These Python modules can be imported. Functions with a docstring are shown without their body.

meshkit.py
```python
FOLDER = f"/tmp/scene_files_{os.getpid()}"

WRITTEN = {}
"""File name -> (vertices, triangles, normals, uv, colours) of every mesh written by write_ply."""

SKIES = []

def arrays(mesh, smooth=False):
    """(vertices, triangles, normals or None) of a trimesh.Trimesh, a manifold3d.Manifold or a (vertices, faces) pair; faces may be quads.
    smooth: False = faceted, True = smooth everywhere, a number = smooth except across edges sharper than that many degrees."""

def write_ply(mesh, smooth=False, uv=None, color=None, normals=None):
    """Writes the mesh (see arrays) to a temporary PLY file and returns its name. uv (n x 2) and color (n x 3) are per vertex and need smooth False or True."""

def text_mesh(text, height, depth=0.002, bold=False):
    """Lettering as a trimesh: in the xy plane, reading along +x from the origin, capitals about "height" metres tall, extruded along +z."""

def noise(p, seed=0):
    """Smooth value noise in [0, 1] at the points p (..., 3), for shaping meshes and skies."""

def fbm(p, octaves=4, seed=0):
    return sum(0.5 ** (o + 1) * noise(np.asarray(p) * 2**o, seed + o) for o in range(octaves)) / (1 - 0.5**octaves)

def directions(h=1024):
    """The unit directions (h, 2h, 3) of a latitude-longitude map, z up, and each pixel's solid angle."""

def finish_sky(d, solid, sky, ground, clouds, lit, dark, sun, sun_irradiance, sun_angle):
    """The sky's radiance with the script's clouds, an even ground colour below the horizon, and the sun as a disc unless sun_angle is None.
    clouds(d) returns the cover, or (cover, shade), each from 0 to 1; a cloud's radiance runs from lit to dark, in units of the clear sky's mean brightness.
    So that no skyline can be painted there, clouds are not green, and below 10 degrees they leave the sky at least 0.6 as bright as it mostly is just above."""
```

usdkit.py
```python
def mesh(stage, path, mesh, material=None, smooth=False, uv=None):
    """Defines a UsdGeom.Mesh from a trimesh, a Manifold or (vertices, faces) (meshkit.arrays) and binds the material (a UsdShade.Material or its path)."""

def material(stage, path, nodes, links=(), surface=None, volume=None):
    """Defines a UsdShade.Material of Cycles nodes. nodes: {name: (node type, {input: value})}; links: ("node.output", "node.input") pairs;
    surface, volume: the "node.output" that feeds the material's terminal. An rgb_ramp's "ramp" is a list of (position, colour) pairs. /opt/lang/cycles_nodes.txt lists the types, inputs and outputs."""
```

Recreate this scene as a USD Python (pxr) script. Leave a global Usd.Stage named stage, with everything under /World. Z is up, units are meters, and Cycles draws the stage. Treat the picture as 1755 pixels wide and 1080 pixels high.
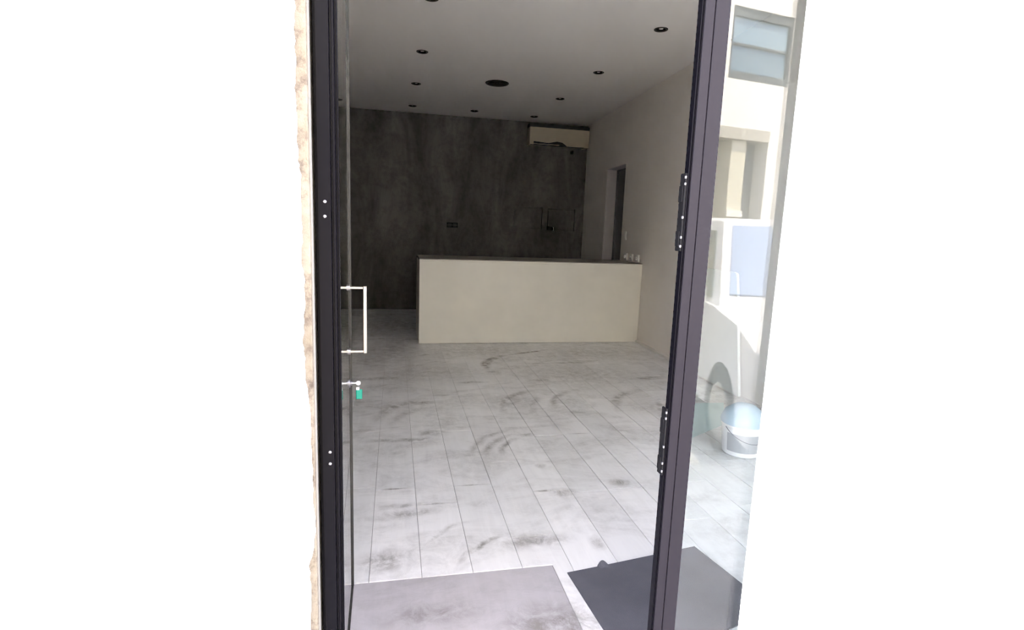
import math, random
import numpy as np, trimesh, manifold3d, usdkit, meshkit
from shapely.geometry import Polygon, Point, box as sbox
from pxr import Usd, UsdGeom, UsdLux, UsdShade, Gf, Sdf

random.seed(7)
rng = np.random.default_rng(7)
stage = Usd.Stage.CreateInMemory()
UsdGeom.SetStageUpAxis(stage, UsdGeom.Tokens.z)
UsdGeom.SetStageMetersPerUnit(stage, 1.0)
world = UsdGeom.Xform.Define(stage, '/World')
stage.SetDefaultPrim(world.GetPrim())
UsdGeom.Scope.Define(stage, '/World/Looks')

# ---------------------------------------------------------------- camera
F_PX = 938.94
YAW, PITCH, ROLL = 0.213584, 0.154362, 0.036228
cam = UsdGeom.Camera.Define(stage, '/World/camera')
_f = np.array([math.sin(YAW) * math.cos(PITCH), math.cos(YAW) * math.cos(PITCH), -math.sin(PITCH)])
_r = np.array([math.cos(YAW), -math.sin(YAW), 0])
_u = np.cross(_r, _f)
_c, _s = math.cos(ROLL), math.sin(ROLL)
_r, _u = _c * _r + _s * _u, -_s * _r + _c * _u
EYE = (0, 0, 1.5)
M4 = Gf.Matrix4d(*_r, 0, *_u, 0, *(-_f), 0, *EYE, 1)
cam.AddTransformOp().Set(M4)
cam.CreateHorizontalApertureAttr(36.0)
cam.CreateVerticalApertureAttr(36.0 * 1080 / 1755)
cam.CreateFocalLengthAttr(36.0 * F_PX / 1755)
cam.CreateClippingRangeAttr((0.05, 500))
cam.CreateExposureAttr(7.3)

# ---------------------------------------------------------------- sky and sun
SKY_STRENGTH = 0.50
SUN_STRENGTH = 0.080
SUN_EL, SUN_AZ = 68.0, 12.0          # the sun stands high behind the shop
dome = UsdLux.DomeLight.Define(stage, '/World/sky')
dome.CreateIntensityAttr(1.0)
sky = usdkit.material(stage, '/World/Looks/sky', {
    'n': ('sky_texture', {'sky_type': 'hosek_wilkie', 'sun_direction': (0.12, 0.48, 0.87), 'turbidity': 3.0, 'ground_albedo': 0.4}),
    'h': ('hsv', {'saturation': 0.35}), 'w': ('mix_color', {'blend_type': 'multiply', 'fac': 1.0, 'b': (1.0, 0.90, 0.925)}),
    'b': ('background_shader', {'strength': SKY_STRENGTH})}, [('n.color', 'h.color'), ('h.color', 'w.a'), ('w.result', 'b.color')], surface='b.background')
UsdShade.MaterialBindingAPI.Apply(dome.GetPrim()).Bind(sky)
sun = UsdLux.DistantLight.Define(stage, '/World/sun')
sun.CreateIntensityAttr(SUN_STRENGTH)
sun.CreateAngleAttr(0.6)
sun.CreateNormalizeAttr(True)
sun.CreateColorAttr((1.0, 0.885, 0.73))
sun.AddRotateXYZOp().Set(Gf.Vec3f(-(90 - SUN_EL), 0, -SUN_AZ))

# ---------------------------------------------------------------- materials
def mat(name, nodes, links=(), surface='p.BSDF'):
    return usdkit.material(stage, '/World/Looks/' + name, nodes, links, surface=surface)

def plain(name, col, rough=0.5, metal=0.0, spec=0.5, bump=0.0, bscale=60, vary=0.0, vscale=3.0):
    nodes = {'p': ('principled_bsdf', {'base_color': col, 'roughness': rough, 'metallic': metal, 'specular_ior_level': spec})}
    links = []
    if bump or vary:
        nodes['g'] = ('geometry', {})
    if vary:
        lo = tuple(c * (1 - vary) for c in col)
        hi = tuple(min(1, c * (1 + vary * 0.6)) for c in col)
        nodes['n'] = ('noise_texture', {'scale': vscale, 'detail': 6, 'roughness': 0.6})
        nodes['r'] = ('rgb_ramp', {'ramp': [(0.3, lo), (0.7, hi)]})
        links += [('g.position', 'n.vector'), ('n.fac', 'r.fac'), ('r.color', 'p.base_color')]
    if bump:
        nodes['bn'] = ('noise_texture', {'scale': bscale, 'detail': 4})
        nodes['b'] = ('bump', {'strength': bump, 'distance': 0.004})
        links += [('g.position', 'bn.vector'), ('bn.fac', 'b.height'), ('b.normal', 'p.normal')]
    return mat(name, nodes, links)

WHITE_EXT = plain('exterior_plaster', (0.86, 0.85, 0.86), 0.9, bump=0.5, bscale=40)
CEIL = plain('ceiling_paint', (0.82, 0.79, 0.75), 0.9)
WALLW = plain('wall_paint', (0.83, 0.79, 0.735), 0.85, bump=0.15, bscale=30, vary=0.04, vscale=1.2)
COUNTER = plain('counter_paint', (0.75, 0.71, 0.625), 0.6, bump=0.1, bscale=25, vary=0.05, vscale=2.5)
CTOP = plain('counter_top', (0.32, 0.295, 0.25), 0.45, vary=0.15, vscale=8)
BLACK = plain('black_aluminium', (0.0028, 0.0026, 0.0040), 0.32, spec=0.06)
GREY = plain('grey_aluminium', (0.0120, 0.0105, 0.0142), 0.5, spec=0.12, bump=0.05, bscale=400)
GASKET = plain('rubber_gasket', (0.012, 0.012, 0.014), 0.6)
BEAD = plain('pale_sealant', (0.22, 0.21, 0.19), 0.6)
STEEL = plain('brushed_steel', (0.44, 0.415, 0.40), 0.3, metal=1.0)
SCREW = plain('screw_steel', (0.26, 0.26, 0.275), 0.45, metal=1.0)
DARKPLASTIC = plain('dark_plastic', (0.006, 0.006, 0.007), 0.6, spec=.15)
OFFWHITE = plain('off_white_plastic', (0.82, 0.80, 0.76), 0.45)
ACBODY = plain('aged_cream_plastic', (0.48, 0.435, 0.335), 0.5, vary=0.05, vscale=4)
DIM_REVEAL = plain('dimmed_reveal_paint', (0.55, 0.52, 0.50), 0.7)  # darker than the wall paint, to dim the doorway reveal
DOORLEAF = plain('interior_door_paint', (0.12, 0.112, 0.11), 0.6)
EDGEGLASS = plain('edge_seal', (0.035, 0.033, 0.030), 0.45, spec=.3)  # dark tone stands in for the look of the cut glass edge
MAT = plain('dark_felt', (0.085, 0.085, 0.10), 0.95, bump=0.4, bscale=250, vary=0.2, vscale=3.5)
SUB = plain('subfloor', (0.36, 0.35, 0.34), 0.95)
TRIM = plain('trim_paint', (0.72, 0.70, 0.66), 0.6)
BRONZE = plain('dark_bronze', (0.045, 0.038, 0.032), 0.4, metal=0.4)
BULB = plain('bulb_reflector', (0.80, 0.76, 0.70), 0.4)
GREEN = plain('green_plastic', (0.0, 0.24, 0.165), 0.4)
WHITEP = plain('white_plastic', (0.85, 0.84, 0.83), 0.4)
PALEBLUE = plain('pale_blue_plastic', (0.48, 0.585, 0.66), 0.5)
TEAL = plain('pale_teal_sheet', (0.54, 0.65, 0.65), 0.6)
LABELGREY = plain('grey_label', (0.45, 0.45, 0.46), 0.6)
BOARD = plain('board_paint', (0.78, 0.79, 0.76), 0.6, vary=0.03)
PAVE = plain('pavement', (0.56, 0.54, 0.50), 0.9, vary=0.2, vscale=2)
ASPH = plain('asphalt', (0.24, 0.235, 0.22), 0.95, vary=0.25, vscale=5)
CREAM = plain('cream_render', (0.82, 0.79, 0.70), 0.9, vary=0.03)  # cream is the colour of the render itself
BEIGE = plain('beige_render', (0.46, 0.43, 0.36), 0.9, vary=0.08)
PILAST = plain('pilaster_stone', (0.62, 0.58, 0.45), 0.9, vary=0.06)
SLATE = plain('slate_panel', (0.16, 0.17, 0.17), 0.7)
FRAMEG = plain('window_frame_grey', (0.10, 0.115, 0.12), 0.5)
SKYGLASS = plain('window_glass_blue', (0.24, 0.34, 0.40), 0.08, spec=0.8)
SKYGLASS2 = plain('window_glass_dark', (0.15, 0.23, 0.28), 0.08, spec=0.8)
CARW = plain('car_white', (0.80, 0.80, 0.80), 0.25, spec=0.6)
CARGLASS = plain('car_glass_sky', (0.30, 0.38, 0.55), 0.06, spec=0.9)  # blue of the mirrored sky is put into the base colour
CARSIDE = plain('car_side_glass', (0.10, 0.12, 0.11), 0.06, spec=0.9)
TYRE = plain('tyre', (0.02, 0.02, 0.02), 0.8)
ALLOY = plain('alloy', (0.6, 0.6, 0.6), 0.3, metal=1.0)

# raw cut edge of the masonry: cream stone with brown and grey stains
MASON = mat('raw_masonry', {
    'g': ('geometry', {}), 'n': ('noise_texture', {'scale': 26, 'detail': 8, 'roughness': 0.72}),
    'n2': ('noise_texture', {'scale': 4, 'detail': 5, 'roughness': 0.6}),
    'r': ('rgb_ramp', {'ramp': [(0.30, (0.085, 0.068, 0.053)), (0.42, (0.165, 0.138, 0.105)), (0.50, (0.235, 0.207, 0.155)), (0.70, (0.27, 0.245, 0.195))]}),
    'r2': ('rgb_ramp', {'ramp': [(0.35, (0.72, 0.69, 0.66)), (0.6, (1, 1, 1))]}),
    'm': ('mix_color', {'blend_type': 'multiply', 'fac': 0.8}),
    'b': ('bump', {'strength': 0.9, 'distance': 0.01}),
    'p': ('principled_bsdf', {'roughness': 0.95})},
    [('g.position', 'n.vector'), ('g.position', 'n2.vector'), ('n.fac', 'r.fac'), ('n2.fac', 'r2.fac'), ('r.color', 'm.a'), ('r2.color', 'm.b'), ('m.result', 'p.base_color'),
     ('n.fac', 'b.height'), ('b.normal', 'p.normal')])

# dark troweled concrete with vertical stains
CONCRETE = mat('dark_concrete', {
    'g': ('geometry', {}), 'mp': ('mapping', {'scale': (1.3, 1.3, 0.45)}),
    'n': ('noise_texture', {'scale': 1.5, 'detail': 9, 'roughness': 0.68, 'distortion': 0.6}),
    'n2': ('noise_texture', {'scale': 7, 'detail': 8, 'roughness': 0.7}),
    'r': ('rgb_ramp', {'ramp': [(0.28, (0.048, 0.043, 0.04)), (0.45, (0.105, 0.096, 0.089)), (0.62, (0.155, 0.143, 0.133)), (0.8, (0.19, 0.175, 0.163))]}),
    'r2': ('rgb_ramp', {'ramp': [(0.35, (0.6, 0.6, 0.6)), (0.55, (1, 1, 1))]}),
    'm': ('mix_color', {'blend_type': 'multiply', 'fac': 0.7}),
    'b': ('bump', {'strength': 0.25, 'distance': 0.01}),
    'p': ('principled_bsdf', {'roughness': 0.8})},
    [('g.position', 'mp.vector'), ('mp.vector', 'n.vector'), ('g.position', 'n2.vector'), ('n.fac', 'r.fac'), ('n2.fac', 'r2.fac'), ('r.color', 'm.a'), ('r2.color', 'm.b'),
     ('m.result', 'p.base_color'), ('n2.fac', 'b.height'), ('b.normal', 'p.normal')])

def glass(name, tint, f0):
    return mat(name, {'f': ('layer_weight', {'blend': 0.5}), 'w': ('math', {'math_type': 'power', 'value2': 5.0}), 's': ('math', {'math_type': 'multiply_add', 'value2': 1 - f0, 'value3': f0}),
                      't': ('transparent_bsdf', {'color': tint}), 'g': ('glossy_bsdf', {'color': (1, 1, 1), 'roughness': 0.0}), 'x': ('mix_closure', {})},
               [('f.facing', 'w.value1'), ('w.value', 's.value1'), ('s.value', 'x.fac'), ('t.BSDF', 'x.closure1'), ('g.BSDF', 'x.closure2')], surface='x.closure')
PANE = glass('shop_window_glass', (0.95, 0.985, 0.975), 0.036)
DOORGLASS = glass('door_glass', (0.97, 0.985, 0.975), 0.04)

# whitewashed wood planks with grain, grime, scuffs and swept arcs of dirt; some dark blobs paint in shade
def plank_material(name, tone):
    N = {'g': ('geometry', {}), 'oi': ('object_info', {}),
         'mp': ('mapping', {'scale': (9.0, 1.1, 1.0)}), 'gr': ('noise_texture', {'scale': 2.2, 'detail': 8, 'roughness': 0.65, 'distortion': 0.4}),
         'grr': ('rgb_ramp', {'ramp': [(0.3, tuple(t * 0.93 for t in tone)), (0.6, tone)]}),
         'n1': ('noise_texture', {'scale': 1.7, 'detail': 7, 'roughness': 0.68, 'distortion': 0.8}),
         'mp2': ('mapping', {'scale': (1.0, 2.0, 1.0)}),
         'n1m': ('map_range', {'from_min': 0.44, 'from_max': 0.74, 'to_min': 0.0, 'to_max': 0.62, 'clamp': True}),
         'n2': ('noise_texture', {'scale': 11, 'detail': 8, 'roughness': 0.75, 'distortion': 0.5}),
         'n2m': ('map_range', {'from_min': 0.33, 'from_max': 0.60, 'to_min': 0.0, 'to_max': 1.0, 'clamp': True}),
         'rnd': ('map_range', {'from_min': 0, 'from_max': 1, 'to_min': 0.93, 'to_max': 1.03}),
         'pm': ('vector_math', {'math_type': 'scale'}),
         'wn': ('noise_texture', {'scale': 3.5, 'detail': 5, 'roughness': 0.6}),
         'ws': ('vector_math', {'math_type': 'subtract', 'vector2': (.5, .5, .5)}),
         'wm': ('vector_math', {'math_type': 'multiply_add', 'vector2': (.11, .11, 0)}),
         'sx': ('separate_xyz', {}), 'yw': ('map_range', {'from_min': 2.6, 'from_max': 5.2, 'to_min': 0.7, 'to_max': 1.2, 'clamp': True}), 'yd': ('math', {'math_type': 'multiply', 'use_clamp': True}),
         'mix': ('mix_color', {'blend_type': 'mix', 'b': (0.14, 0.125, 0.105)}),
         'b': ('bump', {'strength': 0.12, 'distance': 0.003}),
         'p': ('principled_bsdf', {'roughness': 0.30, 'specular_ior_level': 0.5})}
    L = [('g.position', 'mp.vector'), ('mp.vector', 'gr.vector'), ('gr.fac', 'grr.fac'), ('g.position', 'mp2.vector'), ('mp2.vector', 'n1.vector'), ('n1.fac', 'n1m.value'), ('g.position', 'n2.vector'),
         ('n2.fac', 'n2m.value'), ('oi.random', 'rnd.value'), ('grr.color', 'pm.vector1'), ('rnd.result', 'pm.scale'), ('pm.vector', 'mix.a'),
         ('mix.result', 'p.base_color'), ('gr.fac', 'b.height'), ('b.normal', 'p.normal')]
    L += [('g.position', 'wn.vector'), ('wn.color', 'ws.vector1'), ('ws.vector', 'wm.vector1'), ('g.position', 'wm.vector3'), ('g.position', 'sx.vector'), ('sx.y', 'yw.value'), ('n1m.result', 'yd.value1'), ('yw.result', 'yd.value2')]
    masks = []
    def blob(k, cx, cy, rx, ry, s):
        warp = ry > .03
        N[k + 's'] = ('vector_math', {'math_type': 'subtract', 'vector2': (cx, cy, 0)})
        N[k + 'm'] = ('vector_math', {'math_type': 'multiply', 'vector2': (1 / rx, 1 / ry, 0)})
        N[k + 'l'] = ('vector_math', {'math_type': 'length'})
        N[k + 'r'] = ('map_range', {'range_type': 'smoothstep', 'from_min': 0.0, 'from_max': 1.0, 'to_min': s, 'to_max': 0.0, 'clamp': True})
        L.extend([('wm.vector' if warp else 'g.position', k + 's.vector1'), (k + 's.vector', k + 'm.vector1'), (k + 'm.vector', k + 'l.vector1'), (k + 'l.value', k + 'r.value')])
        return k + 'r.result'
    for i, b in enumerate(DIRT_SHADE_BLOBS):
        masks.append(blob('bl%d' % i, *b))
    for i, (p0, p1, p2, w, s) in enumerate(ARCS):
        (x0, y0), (x1, y1), (x2, y2) = p0, p1, p2
        d = 2 * (x0 * (y1 - y2) + x1 * (y2 - y0) + x2 * (y0 - y1))
        cx = ((x0**2 + y0**2) * (y1 - y2) + (x1**2 + y1**2) * (y2 - y0) + (x2**2 + y2**2) * (y0 - y1)) / d
        cy = ((x0**2 + y0**2) * (x2 - x1) + (x1**2 + y1**2) * (x0 - x2) + (x2**2 + y2**2) * (x1 - x0)) / d
        rad = math.hypot(x0 - cx, y0 - cy)
        half = math.hypot(x2 - x0, y2 - y0) * 0.75
        k = 'ar%d' % i
        N[k + 'd'] = ('vector_math', {'math_type': 'multiply', 'vector2': (1, 1, 0)})
        N[k + 'c'] = ('vector_math', {'math_type': 'distance', 'vector2': (cx, cy, 0)})
        N[k + 'q'] = ('math', {'math_type': 'subtract', 'value2': rad})
        N[k + 'a'] = ('math', {'math_type': 'absolute'})
        N[k + 'w'] = ('map_range', {'range_type': 'smoothstep', 'from_min': 0.0, 'from_max': w * 1.5, 'to_min': s, 'to_max': 0.0, 'clamp': True})
        L.extend([('wm.vector', k + 'd.vector1'), (k + 'd.vector', k + 'c.vector1'), (k + 'c.value', k + 'q.value1'), (k + 'q.value', k + 'a.value1'), (k + 'a.value', k + 'w.value')])
        m = blob(k + 'b', x1, y1, half, half, 1.6)
        N[k + 'x'] = ('math', {'math_type': 'multiply', 'use_clamp': True})
        L.extend([(k + 'w.result', k + 'x.value1'), (m, k + 'x.value2')])
        masks.append(k + 'x.value')
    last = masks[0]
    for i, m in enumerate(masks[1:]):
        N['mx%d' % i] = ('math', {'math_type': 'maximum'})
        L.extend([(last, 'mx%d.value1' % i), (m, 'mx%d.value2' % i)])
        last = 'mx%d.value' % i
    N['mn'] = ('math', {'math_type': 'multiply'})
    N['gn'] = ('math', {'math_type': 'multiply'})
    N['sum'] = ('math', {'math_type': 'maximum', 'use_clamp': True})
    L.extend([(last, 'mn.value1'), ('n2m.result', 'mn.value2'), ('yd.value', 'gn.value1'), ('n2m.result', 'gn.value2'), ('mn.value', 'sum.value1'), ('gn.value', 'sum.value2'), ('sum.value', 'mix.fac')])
    return mat(name, N, L)

DIRT_SHADE_BLOBS = [(1.03, 5.58, .16, .12, .8), (0.10, 3.76, .30, .07, .75), (-.10, 3.78, .22, .06, .6), (.27, 3.88, .16, .13, .7), (.97, 3.76, .12, .06, .75), (.96, 2.86, .13, .08, .8), (1.35, 2.92, .11, .08, .8),
         (.05, 2.83, .25, .04, .6), (-.05, 2.33, .18, .14, .8), (.66, 2.40, .28, .10, .75), (.08, 2.75, .26, .07, .7), (.62, 1.82, .42, .22, .8), (.15, 1.95, .35, .12, .6), (.3, 1.75, .5, .12, .6), (.98, 2.33, .06, .1, .6), (1.0, 4.55, .45, .35, .5), (1.9, 5.4, 1.2, .8, .5), (.3, 5.6, 1.0, .6, .45), (2.4, 6.4, 1.3, .7, .5), (1.0, 6.6, 1.6, .6, .5), (.0, 8.4, .9, 1.6, .6), (0, 6.6, .5, 1.1, .5), (2.2, 4.3, .5, .3, .35),  # slab blobs paint in doorway shade; broad far ones also darken the dim floor
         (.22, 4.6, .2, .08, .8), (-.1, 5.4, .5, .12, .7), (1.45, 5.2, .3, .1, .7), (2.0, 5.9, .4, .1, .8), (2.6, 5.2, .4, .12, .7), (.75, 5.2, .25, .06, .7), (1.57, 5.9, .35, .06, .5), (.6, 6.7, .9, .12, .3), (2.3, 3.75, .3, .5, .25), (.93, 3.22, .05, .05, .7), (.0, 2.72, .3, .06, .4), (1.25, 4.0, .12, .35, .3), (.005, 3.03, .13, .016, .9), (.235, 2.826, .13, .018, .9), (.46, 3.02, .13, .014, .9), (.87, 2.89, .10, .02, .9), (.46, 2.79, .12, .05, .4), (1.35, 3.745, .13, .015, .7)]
ARCS = [((.99, 5.70), (1.07, 6.08), (1.42, 6.40), .055, .95), ((1.34, 6.36), (1.62, 6.46), (1.95, 6.62), .05, .8), ((.60, 3.36), (.66, 3.60), (.86, 3.80), .035, .5), ((.52, 3.35), (.62, 3.72), (.95, 3.92), .03, .38),
        ((.72, 3.40), (.76, 3.58), (.88, 3.70), .03, .5), ((-.15, 4.15), (.0, 4.50), (.35, 4.72), .06, .45), ((-.05, 4.05), (.12, 4.35), (.4, 4.5), .05, .35), ((.9, 4.2), (1.0, 4.65), (1.4, 4.9), .05, .45),
        ((1.35, 4.2), (1.42, 4.6), (1.75, 4.9), .05, .4), ((1.15, 4.1), (1.2, 4.5), (1.5, 4.85), .05, .35), ((.28, 2.25), (.40, 2.40), (.60, 2.48), .02, .5), ((.12, 2.35), (.22, 2.52), (.42, 2.62), .02, .35),
        ((1.9, 4.1), (2.05, 4.6), (2.4, 4.8), .06, .45), ((2.2, 3.9), (2.3, 4.3), (2.55, 4.6), .05, .4)]
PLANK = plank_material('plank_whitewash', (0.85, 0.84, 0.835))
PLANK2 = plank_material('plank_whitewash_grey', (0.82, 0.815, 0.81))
SLAB = plank_material('threshold_cement', (0.47, 0.45, 0.465))  # dark blobs on its near part are shade put into the colour

# ---------------------------------------------------------------- building helpers
used = set()
def path_for(name, parent=None):
    base = ('/World' if parent is None else str(parent.GetPath())) + '/' + name
    p, k = base, 0
    while p in used:
        k += 1
        p = f'{base}_{k:03d}'
    used.add(p)
    return p

def tag(prim, label=None, cat=None, group=None, kind=None):
    for k, v in (('label', label), ('category', cat), ('group', group), ('kind', kind)):
        if v:
            prim.SetCustomDataByKey(k, v)
    return prim

def thing(name, label, cat, loc=(0, 0, 0), rotz=0.0, group=None, kind=None):
    x = UsdGeom.Xform.Define(stage, path_for(name))
    x.AddTranslateOp().Set(Gf.Vec3d(*loc))
    if rotz:
        x.AddRotateZOp().Set(rotz)
    return tag(x.GetPrim(), label, cat, group, kind)

def sub(name, parent, loc=(0, 0, 0), rotz=0.0):
    x = UsdGeom.Xform.Define(stage, path_for(name, parent))
    x.AddTranslateOp().Set(Gf.Vec3d(*loc))
    if rotz:
        x.AddRotateZOp().Set(rotz)
    return x.GetPrim()

def obj(name, mesh, m, parent=None, smooth=False, **kw):
    p = usdkit.mesh(stage, path_for(name, parent), mesh, m, smooth=smooth).GetPrim()
    return tag(p, **kw)

def bx(x0, x1, y0, y1, z0, z1, c=0.0):
    lo, hi = np.array([x0, y0, z0]), np.array([x1, y1, z1])
    if c <= 0:
        m = trimesh.creation.box(hi - lo)
        m.apply_translation((lo + hi) / 2)
        return m
    pts = []
    for sx in (0, 1):
        for sy in (0, 1):
            for sz in (0, 1):
                s = np.array([sx, sy, sz])
                corner = np.where(s, hi, lo)
                for a in range(3):
                    q = corner + np.where(s, -c, c)
                    q[a] = corner[a]
                    pts.append(q)
    return trimesh.convex.convex_hull(np.array(pts))

def cat(*ms):
    return trimesh.util.concatenate(list(ms))

def prism(poly, a, b, axis='z'):
    """extrude a shapely polygon: axis z: (x,y) from z=a to b; axis y: (x,z) from y=a to b; axis x: (y,z) from x=a to b"""
    if not isinstance(poly, Polygon):
        poly = Polygon(poly)
    m = trimesh.creation.extrude_polygon(poly, b - a, engine='earcut')
    v = np.array(m.vertices)
    v[:, 2] += a
    if axis == 'y':
        v = v[:, [0, 2, 1]]
        m = trimesh.Trimesh(v, m.faces[:, ::-1], process=False)
    elif axis == 'x':
        v = v[:, [2, 0, 1]]
        m = trimesh.Trimesh(v, m.faces, process=False)
    else:
        m = trimesh.Trimesh(v, m.faces, process=False)
    return m

def cyl(p0, p1, r, n=16):
    return trimesh.creation.cylinder(radius=r, segment=np.array([p0, p1], float), sections=n)

def lathe(profile, n=32, loc=(0, 0, 0)):
    m = trimesh.creation.revolve(np.array(profile, float), sections=n)
    m.apply_translation(loc)
    return m

def tube(points, r, n=8):
    return cat(*[cyl(points[i], points[i + 1], r, n) for i in range(len(points) - 1)])

# ---------------------------------------------------------------- the room
CEIL_Z, BACK_Y, FRONT_Y, LEFT_X = 3.44, 10.06, 1.33, -1.6
def wall_x(y):                     # the right wall runs a little askew
    return 3.21 + 0.0507 * (y - 4.42)
ROOM = Polygon([(LEFT_X, FRONT_Y), (wall_x(FRONT_Y), FRONT_Y), (wall_x(BACK_Y), BACK_Y), (LEFT_X, BACK_Y)])

floor = thing('floor', 'whitewashed plank floor with grey grime, swept dirt and painted-in shade', 'floor', kind='structure')
obj('subfloor', bx(LEFT_X - .1, 3.6, 1.25, BACK_Y + .1, -0.06, -0.004), SUB, floor)
PITCH_X, PLEN, X0 = 0.2235, 0.885, 0.119
known = {-1: 3.03, 0: 2.826, 1: 3.02, 2: 3.32, 3: 2.89, 4: 2.85, 5: 2.86, 6: 3.35}
THR = sbox(-0.30, 1.25, 0.704, 2.19)
count = 0
for col in range(-7, 16):
    xa = X0 + PITCH_X * col
    xb = xa + PITCH_X
    off = known.get(col, 2.4 + rng.random() * PLEN)
    if xa > 3.5 or xb < LEFT_X:
        continue
    k0 = math.floor((FRONT_Y - off) / PLEN) - 1
    for k in range(k0, 14):
        ya = off + k * PLEN
        yb = ya + PLEN
        gap = .0014 if ya < 3.9 else .0008 if ya < 5 else .0005
        if yb < FRONT_Y or ya > BACK_Y:
            continue
        cell = sbox(xa + gap, ya + gap, xb - gap, yb - gap).intersection(ROOM).difference(THR.buffer(0.003, join_style=2))
        if cell.is_empty or cell.area < 0.002:
            continue
        for g in getattr(cell, 'geoms', [cell]):
            top = (rng.random() - .5) * 0.0012
            h = 0.003
            inner = g.buffer(-0.0012, join_style=2)
            if inner.is_empty or inner.geom_type != 'Polygon':
                continue
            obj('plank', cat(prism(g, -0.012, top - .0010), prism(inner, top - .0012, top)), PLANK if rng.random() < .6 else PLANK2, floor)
            count += 1
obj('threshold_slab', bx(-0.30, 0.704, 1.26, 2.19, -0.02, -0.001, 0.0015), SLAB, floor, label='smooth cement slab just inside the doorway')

# ceiling with round holes for the lights
LIGHTS = [(.30, 5.12, 'first of the left row, nearest the door'), (.295, 6.62, 'second of the left row from the door'), (.28, 8.06, 'third of the left row from the door'), (.275, 9.51, 'last of the left row, above the back wall'),
          (1.295, 9.52, 'alone in the middle near the back wall'), (2.48, 5.19, 'first of the right row, nearest the door'), (2.435, 6.73, 'second of the right row from the door'),
          (2.386, 8.19, 'third of the right row from the door'), (2.342, 9.58, 'last of the right row, just before the air conditioner')]
cpoly = Polygon([(LEFT_X - .2, 1.2), (3.8, 1.2), (3.8, BACK_Y + .2), (LEFT_X - .2, BACK_Y + .2)])
for x, y, _ in LIGHTS:
    cpoly = cpoly.difference(Point(x, y).buffer(0.052, 12))
cpoly = cpoly.difference(Point(1.338, 7.644).buffer(0.14, 16))
cl = thing('ceiling', 'plain white painted shop ceiling with small round lights', 'ceiling', kind='structure')
obj('plasterboard', prism(cpoly, CEIL_Z, CEIL_Z + .015), CEIL, cl)
obj('roof_slab', bx(LEFT_X - .3, 4.2, 1.25, BACK_Y + .3, CEIL_Z + .15, CEIL_Z + .5), WHITE_EXT, cl)

# back wall with two shallow filled openings
wb = thing('wall_back', 'dark grey trowelled concrete back wall with stains', 'wall', kind='structure')
NICHES = [(2.14, 2.69, 1.53, 1.93), (2.79, 3.33, 1.51, 1.92)]
wp = sbox(LEFT_X - .2, -.06, 3.8, CEIL_Z + .15)
for a, b, c, d in NICHES:
    wp = wp.difference(sbox(a, c, b, d))
obj('concrete', prism(wp, BACK_Y, BACK_Y + .05, 'y'), CONCRETE, wb)
obj('backing', bx(LEFT_X - .2, 3.8, BACK_Y + .05, BACK_Y + .2, -.06, CEIL_Z + .15), CONCRETE, wb)
for i, (a, b, c, d) in enumerate(NICHES):
    obj('filled_patch', bx(a + .02, b - .02, BACK_Y + .022, BACK_Y + .049, c + .012, d - .035, .004), CONCRETE, wb, label=('rough square patch left of the other', 'smooth square patch nearest the corner')[i])

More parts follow.
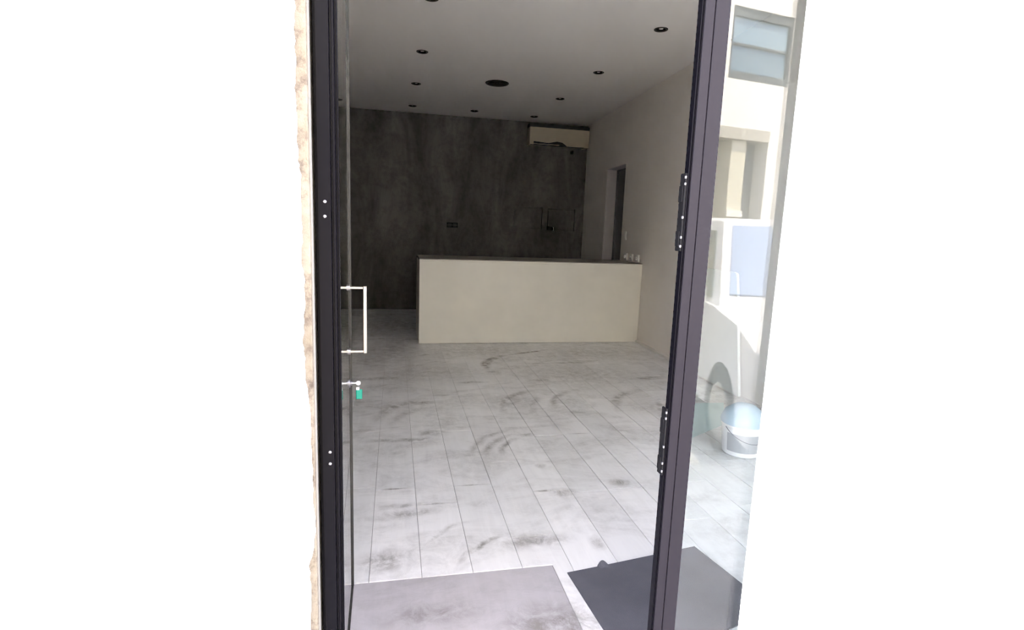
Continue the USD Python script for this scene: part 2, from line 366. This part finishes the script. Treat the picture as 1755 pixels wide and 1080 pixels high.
# right wall with a doorway
D0, D1, DZ = 7.94, 8.80, 2.54
wr = thing('wall_right', 'plain white painted right wall with a doorway', 'wall', kind='structure')
def wall_piece(y0, y1, z0, z1, t=.2, off=0.0):
    return prism([(wall_x(y0) + off, y0), (wall_x(y0) + t, y0), (wall_x(y1) + t, y1), (wall_x(y1) + off, y1)], z0, z1)
obj('plaster', cat(wall_piece(1.25, D0, -.06, CEIL_Z + .15), wall_piece(D1, BACK_Y + .2, -.06, CEIL_Z + .15), wall_piece(D0, D1, DZ, CEIL_Z + .15)), WALLW, wr)
d2 = thing('door_2', 'grey interior door set deep in the right wall', 'door', kind='structure')
obj('door_leaf', wall_piece(D0 - .05, D1 + .05, 0.0, DZ + .05, .24, .205), DOORLEAF, d2)
obj('door_lining', cat(wall_piece(D1 - .006, D1 - .001, 0, DZ, .17, .002), wall_piece(D0 + .001, D0 + .006, 0, DZ, .17, .002), wall_piece(D0 + .006, D1 - .006, DZ - .006, DZ - .001, .17, .002)), DIM_REVEAL, d2)  # added facing; its darker paint tones down the light on the reveal
obj('door_frame', cat(wall_piece(D0, D0 + .035, 0, DZ, .2, .17), wall_piece(D1 - .035, D1, 0, DZ, .2, .17), wall_piece(D0 + .035, D1 - .035, DZ - .035, DZ, .2, .17)), DOORLEAF, d2)
obj('baseboard_right', wall_piece(1.34, D0 - .01, 0.001, .028, 0, -.03), TRIM, None, label='low pale skirting strip along the right wall', cat='skirting', kind='structure')
obj('wall_left', bx(LEFT_X - .2, LEFT_X, 1.25, BACK_Y + .2, -.06, CEIL_Z + .15), CONCRETE, None, label='left wall hidden behind the door jamb, made dark concrete to cut bounced light', cat='wall', kind='structure')  # unseen; dark finish picked to cut bounced light deep in the room

# ---------------------------------------------------------------- the shop front
wf = thing('wall_front', 'white rendered facade wall with a crumbled edge beside the door', 'wall', kind='structure')
edge = [(-0.195, 1.928), (-0.198, 1.864), (-0.196, 1.81), (-0.2, 1.765), (-0.197, 1.709), (-0.197, 1.63), (-0.192, 1.595), (-0.192, 1.548), (-0.191, 1.477), (-0.195, 1.428), (-0.189, 1.379), (-0.191, 1.304), (-0.195, 1.241),
        (-0.192, 1.202), (-0.19, 1.15), (-0.184, 1.097), (-0.183, 1.016), (-0.181, 0.948), (-0.181, 0.878), (-0.177, 0.821), (-0.18, 0.778), (-0.193, 0.721), (-0.19, 0.677), (-0.192, 0.557)]
full = [(-0.19 - .008 * rng.random(), z) for z in np.arange(3.0, 1.95, -.05)] + edge + [(-0.188 - .008 * rng.random(), z) for z in np.arange(.5, -.06, -.05)]
fine = []
for i in range(len(full) - 1):
    a, b = np.array(full[i]), np.array(full[i + 1])
    for t in np.arange(0, 1, .2):
        q = a + (b - a) * t
        fine.append((q[0] * 1.2 / 1.22 + (rng.random() - .5) * .0035, q[1]))
obj('plaster', prism([(-6, -.06), (-6, 3.0)] + fine + [(fine[-1][0], -.06)], 1.196, 1.2195, 'y'), WHITE_EXT, wf)
obj('raw_edge', bx(-6, -0.1735, 1.22, 1.40, -.06, 3.0, .002), MASON, wf, label='bare cream masonry strip where the plaster has broken away')
obj('inner_plaster', bx(LEFT_X, -.215, 1.401, 1.42, 0, 3.0), WALLW, wf)
sl = []
for z in np.arange(-.05, 2.98, .06):
    w = .0035 + .0015 * rng.random()
    sl.append(bx(-.1735 - w * .2, -.1735 + .0030, 1.238 - w, 1.25, z, z + .0605, .0006))
obj('sealant_bead', cat(*sl), BEAD, wf)
obj('pier', prism([(.982, 1.264), (.984, 1.262), (2.16, 1.262), (2.16, 1.41), (1.21, 1.41), (1.03, 1.294)], -.06, 3.0), WHITE_EXT, wf)
obj('lintel', bx(-6, 7, 1.2, 1.42, 3.0, 4.8), WHITE_EXT, wf)
obj('far_pier', bx(wall_x(1.3) - .02, 7, 1.2, 1.32, -.06, 3.0), WHITE_EXT, wf)

# entrance door: black jamb, frameless glass leaf opened inwards, pull handle on both faces
d1 = thing('door_1', 'frameless glass entrance door standing open inwards on a black jamb', 'door', kind='structure')
prof = [(-.1675, 1.33), (-.1675, 1.268), (-.160, 1.268), (-.160, 1.25), (-.1345, 1.25), (-.133, 1.257), (-.1300, 1.257), (-.1288, 1.252), (-.1245, 1.252), (-.123, 1.259), (-.1205, 1.259), (-.1195, 1.256), (-.1172, 1.256), (-.1180, 1.270), (-.150, 1.270), (-.150, 1.33)]
jm = obj('jamb', prism(prof, 0.0, 2.46), BLACK, d1, label='black ribbed aluminium door jamb')
for (x, z) in ((-.1465, 1.545), (-.1470, 1.514), (-.1440, .981), (-.1440, .953)):
    s = lathe([(0, 0), (.0036, 0), (.0036, .0012), (.0022, .0022), (0, .0024)], 12)
    slot = bx(-.003, .003, -.0005, .0005, .0020, .0026)
    m = cat(s, slot)
    m.apply_transform(trimesh.transformations.rotation_matrix(math.pi / 2, [1, 0, 0]))
    m.apply_translation((x, 1.25, z))
    obj('screw', m, SCREW, jm)
obj('header_bar', bx(-.1675, .705, 1.25, 1.33, 2.46, 2.53, .002), BLACK, d1)
HX, HY, EX, EY = -.158, 1.335, -.1735, 2.175
ang = math.atan2(EY - HY, EX - HX)
LEN = math.hypot(EX - HX, EY - HY)
def along(m):      # door-local: x along the leaf from the hinge, y out of the leaf (-y faces the passage), z up
    m = m.copy()
    m.apply_transform(trimesh.transformations.rotation_matrix(ang, [0, 0, 1]))
    m.apply_translation((HX, HY, 0))
    return m
leaf = obj('glass_leaf', along(bx(0, LEN, -.005, .005, .012, 2.44)), DOORGLASS, d1)
obj('edge_seal', along(cat(bx(LEN - .008, LEN + .0024, -.0105, -.0052, .008, 2.44), bx(LEN - .008, LEN + .0024, .0052, .0105, .008, 2.44), bx(LEN + .0004, LEN + .0024, -.0052, .0052, .008, 2.44), bx(.05, LEN - .008, -.0095, .0095, .006, .0119))), EDGEGLASS, leaf, label='dark strip added to show the edge of the glass leaf')  # added strip that draws the dark glass edge as a line
obj('pivot_rail', along(bx(-.004, .05, -.012, .012, .0, .10, .002)), BLACK, d1)
HL = LEN - .09
def handle(side):
    zt, zb, off = 1.268, 1.028, side * .064
    y0, y1 = sorted((side * .006, off + side * .004))
    parts = [bx(HL - .007, HL + .007, min(off - .007, off + .007), max(off - .007, off + .007), zb - .007, zt + .007, .002)]
    for z in (zt, zb):
        parts.append(bx(HL - .0045, HL + .0045, y0, y1, z - .0045, z + .0045, .001))
    return along(cat(*parts))
for side in (-1, 1):
    h = obj('pull_handle', handle(side), STEEL, d1)
    for z in (1.268, 1.028):
        obj('rosette', along(cyl((HL, side * .005, z), (HL, side * .011, z), .0115, 20)), STEEL, h, smooth=40)
for side in (-1, 1):
    obj('lock_cylinder', along(cat(cyl((HL, side * .005, .905), (HL, side * .009, .905), .016, 20), cyl((HL, side * .009, .905), (HL, side * .016, .905), .0085, 16))), SCREW, d1, smooth=40)
kb = thing('key_ring', 'key with white head and green plastic tag left in the glass door lock', 'keys')
obj('key', along(cat(bx(HL - .001, HL + .001, -.030, -.016, .9025, .9075), prism(Point(0, 0).buffer(.0085, 10), -.0013, .0013).apply_transform(
    trimesh.transformations.translation_matrix((HL, -.038, .905)) @ trimesh.transformations.rotation_matrix(math.pi / 2, [0, 1, 0])))), WHITEP, kb)
ring = trimesh.creation.torus(.0085, .0009, 20, 6)
ring.apply_transform(trimesh.transformations.translation_matrix((HL, -.040, .889)) @ trimesh.transformations.rotation_matrix(math.pi / 2, [1, 0, 0]))
obj('ring', along(ring), SCREW, kb, smooth=True)
obj('tag_hole_plate', along(bx(HL - .003, HL + .003, -.042, -.030, .877, .889, .001)), WHITEP, kb)
obj('key_tag', along(bx(HL - .003, HL + .003, -.052, -.029, .842, .880, .0022)), GREEN, kb, label='green plastic key tag')

# fixed window beside the door: grey mullion with black strike plates, pane, sill
w1 = thing('window_1', 'tall fixed shop window pane in a grey aluminium frame', 'window', kind='structure')
ml = obj('mullion', cat(bx(.7055, .7300, 1.25, 1.277, 0, 3.0, .0012), bx(.7325, .7705, 1.25, 1.305, 0, 3.0, .0012), bx(.7295, .733, 1.254, 1.277, 0, 3.0)), GREY, w1, label='grey lavender aluminium mullion with a centre seam')
obj('rebate', cat(bx(.7000, .7055, 1.256, 1.276, 0, 2.46, .001), bx(.7035, .7055, 1.253, 1.256, 0, 2.46)), BLACK, w1)  # black paints in the shade on this inner return of the grey frame
for z0, z1, nm in ((1.462, 1.652, 'upper black strike plate'), (.868, 1.052, 'lower black strike plate')):
    n = .0035
    sp = obj('strike_plate', cat(bx(.6945, .7002, 1.258, 1.284, z0, z1, .0015), bx(.692, .6948, 1.264, 1.282, z0 + .012, z0 + .05, .001), bx(.692, .6948, 1.264, 1.282, z1 - .07, z1 - .03, .001)), DARKPLASTIC, w1, label=nm)
    for z in (z0 + .012, z0 + .034, (z0 + z1) / 2 - .012, z1 - .026, z1 - .01):
        obj('screw', cat(bx(.6928, .6975, 1.2565, 1.2625, z - .0035, z + .0035, .001)), SCREW, sp)
obj('glazing_bead', cat(bx(.7705, .7755, 1.262, 1.279, .05, 2.96, .001), bx(.7755, .981, 1.262, 1.279, .04, .05), bx(.7755, .981, 1.262, 1.279, 2.96, 2.97)), BEAD, w1, label='pale glazing bead')
obj('pane', bx(.7755, 1.008, 1.281, 1.289, .05, 2.96), PANE, w1)
obj('sill_rail', bx(.7705, .981, 1.25, 1.33, 0, .05, .001), GREY, w1)
obj('head_rail', bx(.7705, .981, 1.25, 1.33, 2.96, 3.0, .001), GREY, w1)
obj('transom_pane', bx(-.1675, .7055, 1.284, 1.292, 2.53, 3.0), PANE, w1)
w2 = thing('window_2', 'unseen second shop window further along the facade', 'window', kind='structure')  # out of view, sized for the light it lets in from the right
xe = wall_x(1.3) - .02
obj('frame', cat(bx(2.16, 2.21, 1.265, 1.33, 0, 3.0), bx(xe - .05, xe, 1.25, 1.33, 0, 3.0), bx(2.21, xe - .05, 1.25, 1.33, 0, .05), bx(2.21, xe - .05, 1.25, 1.33, 2.95, 3.0)), GREY, w2)
obj('pane', bx(2.21, xe - .05, 1.281, 1.289, .05, 2.95), PANE, w2)

# ---------------------------------------------------------------- counter
CY0, CY1, CX0, CH = 7.03, 7.99, .305, 1.092
cxr0, cxr1 = wall_x(CY0) - .003, wall_x(CY1) - .003
ct = thing('counter', 'long cream painted service counter with a dark top', 'counter')
obj('front_panel', bx(CX0, cxr0, CY0, CY0 + .03, 0.004, CH - .022, .002), COUNTER, ct)
obj('front_rim', bx(CX0, cxr0, CY0 - .001, CY0 + .03, CH - .0215, CH - .002, .002), COUNTER, ct)
obj('side_panel', bx(CX0, CX0 + .03, CY0 + .031, CY1, 0.004, CH - .022, .002), COUNTER, ct)
obj('countertop', prism([(CX0 + .004, CY0 + .012), (cxr0 + .0, CY0 + .012), (cxr1, CY1 + .02), (CX0 + .004, CY1 + .02)], CH - .022, CH + .006), CTOP, ct)
obj('rear_shelf', prism([(CX0 + .03, CY0 + .03), (cxr0, CY0 + .03), (cxr1, CY1 - .05), (CX0 + .03, CY1 - .05)], .45, .47), COUNTER, ct)

# ---------------------------------------------------------------- ceiling fittings
first = None
for x, y, where in LIGHTS:
    lab = f'small dark recessed ceiling downlight, {where}'
    if first is None:
        t = first = thing('downlight', lab, 'light', (x, y, CEIL_Z), group='recessed ceiling downlights')
        obj('trim_ring', lathe([(.045, -.0015), (.050, -.006), (.064, -.005), (.067, -.0005), (.067, -.0002), (.045, -.0002), (.045, -.0015)], 28), BRONZE, t, smooth=40)
        obj('housing', lathe([(.0455, -.001), (.044, .05), (.03, .09), (0, .09), (0, .093), (.032, .093), (.047, .052), (.0485, -.001), (.0455, -.001)], 24), DARKPLASTIC, t, smooth=40)
        obj('bulb', lathe([(0, .003), (.012, .0025), (.020, .004), (.024, .012), (.022, .030), (.012, .060), (0, .089)], 20), BULB, t, smooth=40)
    else:
        u = UsdGeom.Xform.Define(stage, path_for('downlight'))
        u.AddTranslateOp().Set(Gf.Vec3d(x, y, CEIL_Z))
        u.GetPrim().GetReferences().AddInternalReference(first.GetPath())
        u.GetPrim().SetInstanceable(True)
        tag(u.GetPrim(), lab, 'light', 'recessed ceiling downlights')
sp = thing('ceiling_diffuser', 'round dark slotted ceiling diffuser among the downlights', 'diffuser', (1.338, 7.644, CEIL_Z))
obj('frame_ring', lathe([(.125, -.001), (.128, -.010), (.150, -.011), (.158, -.004), (.158, -.0003), (.125, -.0003), (.125, -.001)], 40), BRONZE, sp, smooth=40)
for r in (.108, .084, .060, .036):
    obj('louvre_ring', lathe([(r - .008, .004), (r + .010, -.006), (r + .012, -.004), (r - .006, .006), (r - .008, .004)], 36), BRONZE, sp, smooth=40)
obj('centre_cap', lathe([(0, -.006), (.016, -.005), (.018, 0), (0, .002)], 20), BRONZE, sp, smooth=40)
obj('back_box', lathe([(.128, -.0005), (.128, .05), (0, .05), (0, .053), (.131, .053), (.131, -.0005), (.128, -.0005)], 32), DARKPLASTIC, sp)
obj('cross_bar', cat(bx(-.128, .128, -.003, .003, .006, .012), bx(-.003, .003, -.128, .128, .006, .012)), BRONZE, sp)

# ---------------------------------------------------------------- air conditioner on the back wall
ac = thing('air_conditioner', 'old cream wall air conditioner under the ceiling in the back corner', 'air conditioner')
ax0, ax1, az0, az1, ay = 2.345, 3.462, 3.02, 3.325, 9.86
front = sbox(ax0 + .02, az0 + .005, ax1 - .075, az1)
slot = Polygon([(ax0 + .075, az0 + .004), (ax0 + .075, az0 + .062), (2.70, az0 + .045), (2.78, az0 + .062), (2.86, az0 + .078), (2.96, az0 + .066), (3.03, az0 + .02), (3.05, az0 + .004)])
obj('front_panel', prism(front.difference(slot), ay, ay + .018, 'y'), ACBODY, ac)
obj('body', cat(bx(ax0, ax0 + .02, ay + .003, BACK_Y - .002, az0, az1, .003), bx(ax1 - .075, ax1, ay + .003, BACK_Y - .002, az0, az1, .003), bx(ax0 + .02, ax1 - .075, ay + .11, BACK_Y - .002, az0 + .01, az1 - .01), bx(ax0 + .02, ax1 - .075, ay + .02, ay + .11, az0 + .12, az1 - .01)), ACBODY, ac)
obj('outlet', bx(ax0 + .03, ax1 - .08, ay + .019, ay + .105, az0 + .003, az0 + .115), GASKET, ac, label='dark open air outlet along the bottom')
obj('louvre', bx(ax0 + .08, 2.9, ay + .006, ay + .016, az0 + .012, az0 + .022, .001), ACBODY, ac)
gr = []
obj('intake_grille', bx(ax0 - .004, ax1, ay + .008, BACK_Y - .004, az1 + .001, az1 + .062), GASKET, ac, label='dark strip on top of the unit')  # plain dark block along the top of the unit
obj('drain_stub', cat(cyl((3.20, BACK_Y - .06, 2.945), (3.20, BACK_Y - .002, 2.945), .012), cyl((3.20, BACK_Y - .06, 2.925), (3.20, BACK_Y - .06, 2.975), .014), bx(3.175, 3.225, BACK_Y - .012, BACK_Y - .002, 2.92, 2.97)), DARKPLASTIC, None,
    label='small black pipe stub on the concrete wall below the air conditioner', cat='pipe')

# ---------------------------------------------------------------- sockets and switches
def plate_on_back(name, x, z, w, h, label, catg, holes, m):
    t = thing(name, label, catg, (x, BACK_Y, z))
    obj('plate', bx(-w / 2, w / 2, -.009, -.001, -h / 2, h / 2, .002), m, t)
    for hx in holes:
        obj('recess', bx(hx - .032, hx + .032, -.0115, -.0095, -.032, .032, .0008), GASKET, t)
    return t
t = plate_on_back('back_box', 1.014, 1.545, .20, .088, 'dark double electrical box on the concrete wall above the counter', 'socket', (-.048, .048), DARKPLASTIC)
obj('bridge', bx(-.09, .09, -.0125, -.0118, -.004, .004), CONCRETE, t)
t = plate_on_back('back_box', 2.845, 1.548, .12, .06, 'small dark electrical box in the concrete patch nearest the corner', 'socket', (0,), DARKPLASTIC)
obj('loose_wire', tube([(.064, -.012, .022), (.068, -.03, .0), (.066, -.02, -.04)], .004), OFFWHITE, t)
def plate_on_right(name, y, z, w, h, label, catg, kind):
    # local: x out of the wall towards the room (negative x), y along the wall
    t = thing(name, label, catg, (wall_x(y), y, z), -math.degrees(math.atan(.0507)), group='light switches on the right wall' if kind == 'switch' else 'wall sockets over the counter end')
    obj('plate', bx(-.024 if kind == 'socket' else -.011, -.001, -w / 2, w / 2, -h / 2, h / 2, .002), OFFWHITE, t)
    if kind == 'switch':
        obj('rocker', bx(-.015, -.0112, -w * .27, w * .27, -h * .27, h * .27, .001), OFFWHITE, t)
    else:
        for dy in (-.0095, .0095):
            obj('socket_hole', cyl((-.0250, dy, 0), (-.0238, dy, 0), .0035, 10), GASKET, t)
        obj('socket_rim', lathe([(.021, 0), (.024, 0), (.024, .011), (.021, .011), (.021, 0)], 20).apply_transform(trimesh.transformations.translation_matrix((-.0235, 0, 0)) @ trimesh.transformations.rotation_matrix(-math.pi / 2, [0, 1, 0])), OFFWHITE, t)
plate_on_right('light_switch', 7.76, 1.472, .08, .12, 'white light switch on the right wall beside the doorway', 'switch', 'switch')
plate_on_right('light_switch', 6.10, 1.473, .08, .12, 'white light switch on the right wall close to the mullion', 'switch', 'switch')
plate_on_right('wall_socket', 7.66, 1.165, .095, .095, 'white wall socket over the counter end, farthest from the door', 'socket', 'socket')
plate_on_right('wall_socket', 7.44, 1.165, .095, .095, 'middle of three white wall sockets over the counter end', 'socket', 'socket')
plate_on_right('wall_socket', 7.21, 1.165, .095, .095, 'white wall socket over the counter end, nearest the door', 'socket', 'socket')

# ---------------------------------------------------------------- things on the floor
mp = Polygon([(.753, 2.119), (.90, 2.140), (.925, 2.158), (.955, 2.148), (1.435, 2.222), (1.49, 1.93), (1.525, 1.757), (1.27, 1.682), (.803, 1.557), (.780, 1.80)])
def felt(poly, h=.007):
    lo = prism(poly, .001, h - .002)
    hi = prism(poly.buffer(-.003, join_style=2), h - .002, h)
    return cat(lo, hi)
dm = thing('door_mat', 'dark grey felt door mat lying askew inside the doorway', 'mat')
obj('felt', felt(mp), MAT, dm)
curl = [(0.905 + .05 * t, 2.145 + .010 * math.sin(t * math.pi), .008 + .016 * math.sin(t * math.pi)) for t in np.linspace(0, 1, 9)]
cv, cf = [], []
for i, p in enumerate(curl):
    cv += [(p[0], p[1], p[2]), (p[0] + .002, p[1] - .03, .0065), (p[0], p[1] + .003, p[2] - .0055), (p[0] + .002, p[1] - .03, .003)]
    if i:
        a, b = 4 * (i - 1), 4 * i
        cf += [(a, b, b + 1, a + 1), (a + 2, a + 3, b + 3, b + 2), (a, a + 2, b + 2, b)]
obj('curled_edge', (np.array(cv), np.array(cf)), MAT, dm)

tp = Polygon([(2.58, 4.34), (2.95, 4.32), (2.62, 3.80), (2.20, 3.56), (2.22, 3.80)])
obj('plastic_sheet', cat(prism(tp, .0015, .004), prism(tp.buffer(-.003), .004, .0046)), TEAL, None, label='pale teal sheet lying flat on the floor behind the glass', cat='sheet')

bk = thing('bucket', 'white paint bucket with a pale blue lid on the floor behind the glass', 'bucket', (2.40, 3.265, 0.0015))
obj('shell', lathe([(0, 0), (.118, 0), (.124, .006), (.140, .20), (.146, .205), (.146, .222), (.140, .226), (.137, .222), (.121, .010), (0, .008)], 40), WHITEP, bk, smooth=40)
lab = []
th = np.linspace(math.radians(190), math.radians(330), 18)
v, f = [], []
for a in th:
    for z, r in ((.035, .1275), (.165, .1383)):
        v.append((r * math.cos(a), r * math.sin(a), z))
for i in range(len(th) - 1):
    f.append((2 * i, 2 * i + 2, 2 * i + 3, 2 * i + 1))
obj('label', (np.array(v), np.array(f)), LABELGREY, bk, smooth=True)
obj('lid', lathe([(.139, .227), (.150, .221), (.153, .236), (.150, .25), (.13, .300), (.07, .345), (0, .355), (0, .34), (.06, .33), (.12, .285), (.139, .245), (.139, .227)], 40), PALEBLUE, bk, smooth=50)
obj('handle', tube([(.149 * math.cos(a), -.02 - .14 * math.sin(a), .205 - .09 * math.sin(a)) for a in np.linspace(0, math.pi, 15)], .0022), SCREW, bk)

# tall white board against the right wall
by0, by1, bh = 4.62, 5.75, 1.175
bp = Polygon([(by0 - .22, .030), (by1, .030), (by1, bh), (by0 + .05, bh), (by0 + .018, bh - .007), (by0 + .004, bh - .022), (by0 - .006, bh - .05)])
m = prism(bp, -.060, -.032, 'x')
v = np.array(m.vertices)
v[:, 0] += 3.21 + .0507 * (v[:, 1] - 4.42)
obj('wall_board', trimesh.Trimesh(v, m.faces, process=False), BOARD, None, label='white rounded board standing on the skirting against the right wall', cat='board')

# ---------------------------------------------------------------- the street behind the camera
obj('pavement', bx(-8, 10, -.6, 1.26, -.2, -.03), PAVE, None, label='plain grey pavement in front of the shop', cat='pavement', kind='structure')
obj('street', bx(-14, 16, -7.8, -.6, -.3, -.10), ASPH, None, label='dark asphalt street before the shop', cat='street', kind='structure')

ob = thing('street_building', 'cream building across the street mirrored in the window pane', 'building', (5.5, -6.04, -.1), -9.0)
Z = .1
wins = [(-.15, 1.15, 4.10, 5.22), (-3.6, -2.1, 4.10, 5.22), (-6.6, -5.1, 4.1, 5.22), (3.4, 4.9, 4.1, 5.22)]
up = sbox(-9.5, 3.33 + Z, 7.5, 5.9 + Z)
for a, b, c, d in wins:
    up = up.difference(sbox(a, c + Z, b, d + Z))
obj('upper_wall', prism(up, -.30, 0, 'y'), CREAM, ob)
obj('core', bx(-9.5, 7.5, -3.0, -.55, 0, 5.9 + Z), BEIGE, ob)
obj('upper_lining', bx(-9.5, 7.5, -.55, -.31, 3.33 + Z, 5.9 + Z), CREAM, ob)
for a, b, c, d in wins:
    c, d = c + Z, d + Z
    fr = obj('window', cat(bx(a, b, -.10, -.02, d - .14, d), bx(a, b, -.10, -.02, c, c + .13), bx(a, a + .05, -.10, -.02, c + .13, d - .14), bx(b - .05, b, -.10, -.02, c + .13, d - .14), bx(a + .05, b - .05, -.09, -.04, (c + d) / 2 - .02, (c + d) / 2 + .02)), FRAMEG, ob)
    obj('pane', bx(a + .05, b - .05, -.075, -.065, (c + d) / 2 + .02, d - .14), SKYGLASS, fr)
    obj('pane', bx(a + .05, b - .05, -.075, -.065, c + .13, (c + d) / 2 - .02), SKYGLASS2, fr)
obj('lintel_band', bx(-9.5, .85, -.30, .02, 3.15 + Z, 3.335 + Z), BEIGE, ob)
obj('pilaster', bx(.11, .44, -.55, -.06, 0, 3.15 + Z, .01), PILAST, ob)
obj('pilaster_block', bx(.10, .45, -.06, -.02, 1.86 + Z, 1.97 + Z, .004), CREAM, ob)
obj('pilaster', bx(-3.0, -2.6, -.55, -.06, 0, 3.15 + Z, .01), PILAST, ob)
obj('door_panel', bx(.44, .85, -.55, -.30, 0, 3.15 + Z), SLATE, ob)
obj('side_wall', bx(.85, 7.5, -.55, 0, 0, 3.33 + Z), CREAM, ob)
obj('wall_lamp', lathe([(0, .03), (.06, .03), (.085, .015), (.085, 0), (0, 0)], 24).apply_transform(trimesh.transformations.translation_matrix((-.085, -.55, 2.2 + Z)) @ trimesh.transformations.rotation_matrix(-math.pi / 2, [1, 0, 0])), SLATE, ob)

car = thing('car', 'white parked car mirrored in the window pane', 'car', (3.57, -1.98, -.10), 16.0)
L2, W2 = 2.05, .87
side = Polygon([(-2.02, .32), (-2.05, .62), (-2.0, .98), (-1.8, 1.06), (.95, 1.06), (1.55, 1.0), (1.95, .88), (2.04, .70), (2.03, .38), (1.9, .26), (-1.9, .26)])
for wy in (-1.25, 1.3):
    side = side.difference(Point(wy, .32).buffer(.36, 16))
body = prism(side.buffer(.02).buffer(-.02), -W2, W2, 'x')
obj('body', body, CARW, car)
cab = trimesh.convex.convex_hull(np.array([(sx * w, y, z) for sx in (-1, 1) for w, y, z in ((.83, -1.88, 1.055), (.83, .98, 1.055), (.66, .32, 1.74), (.66, -1.55, 1.76), (.62, -.6, 1.80), (.60, .2, 1.77), (.60, -1.5, 1.79))]))
obj('cabin', cab, CARW, car)
def quad(pts, t=.006):
    p = np.array(pts, float)
    n = np.cross(p[1] - p[0], p[2] - p[0])
    n /= np.linalg.norm(n)
    return trimesh.convex.convex_hull(np.vstack([p + n * t, p - n * t]))
obj('windshield', quad([(-.74, .90, 1.15), (.74, .90, 1.15), (.60, .375, 1.70), (-.60, .375, 1.70)], .012), CARGLASS, car)
obj('rear_window', quad([(.70, -1.865, 1.12), (-.70, -1.865, 1.12), (-.58, -1.60, 1.68), (.58, -1.60, 1.68)], .012), CARSIDE, car)
for s in (-1, 1):
    for y0, y1, yt0, yt1 in ((-.35, .72, -.35, .22), (-1.5, -.45, -1.35, -.45)):
        obj('side_window', quad([(s * .818, y0, 1.10), (s * .818, y1, 1.10), (s * .682, yt1, 1.66), (s * .682, yt0, 1.66)], .012), CARSIDE, car)
    obj('mirror', bx(min(s * .86, s * 1.0), max(s * .86, s * 1.0), .62, .70, 1.06, 1.20, .02), CARW, car)
    obj('headlight', bx(min(s * .45, s * .82), max(s * .45, s * .82), 1.93, 2.045, .70, .82, .015), ALLOY, car)
    for wy in (-1.25, 1.3):
        wl = obj('wheel', cyl((s * .66, wy, .32), (s * .87, wy, .32), .32, 28), TYRE, car)
        obj('rim', cyl((s * .86, wy, .32), (s * .878, wy, .32), .21, 24), ALLOY, wl)
obj('grille', bx(-.4, .4, 2.01, 2.05, .55, .66, .01), TYRE, car)
obj('bumper_trim', bx(-.8, .8, 1.98, 2.055, .36, .44, .01), TYRE, car)
print('planks', count)
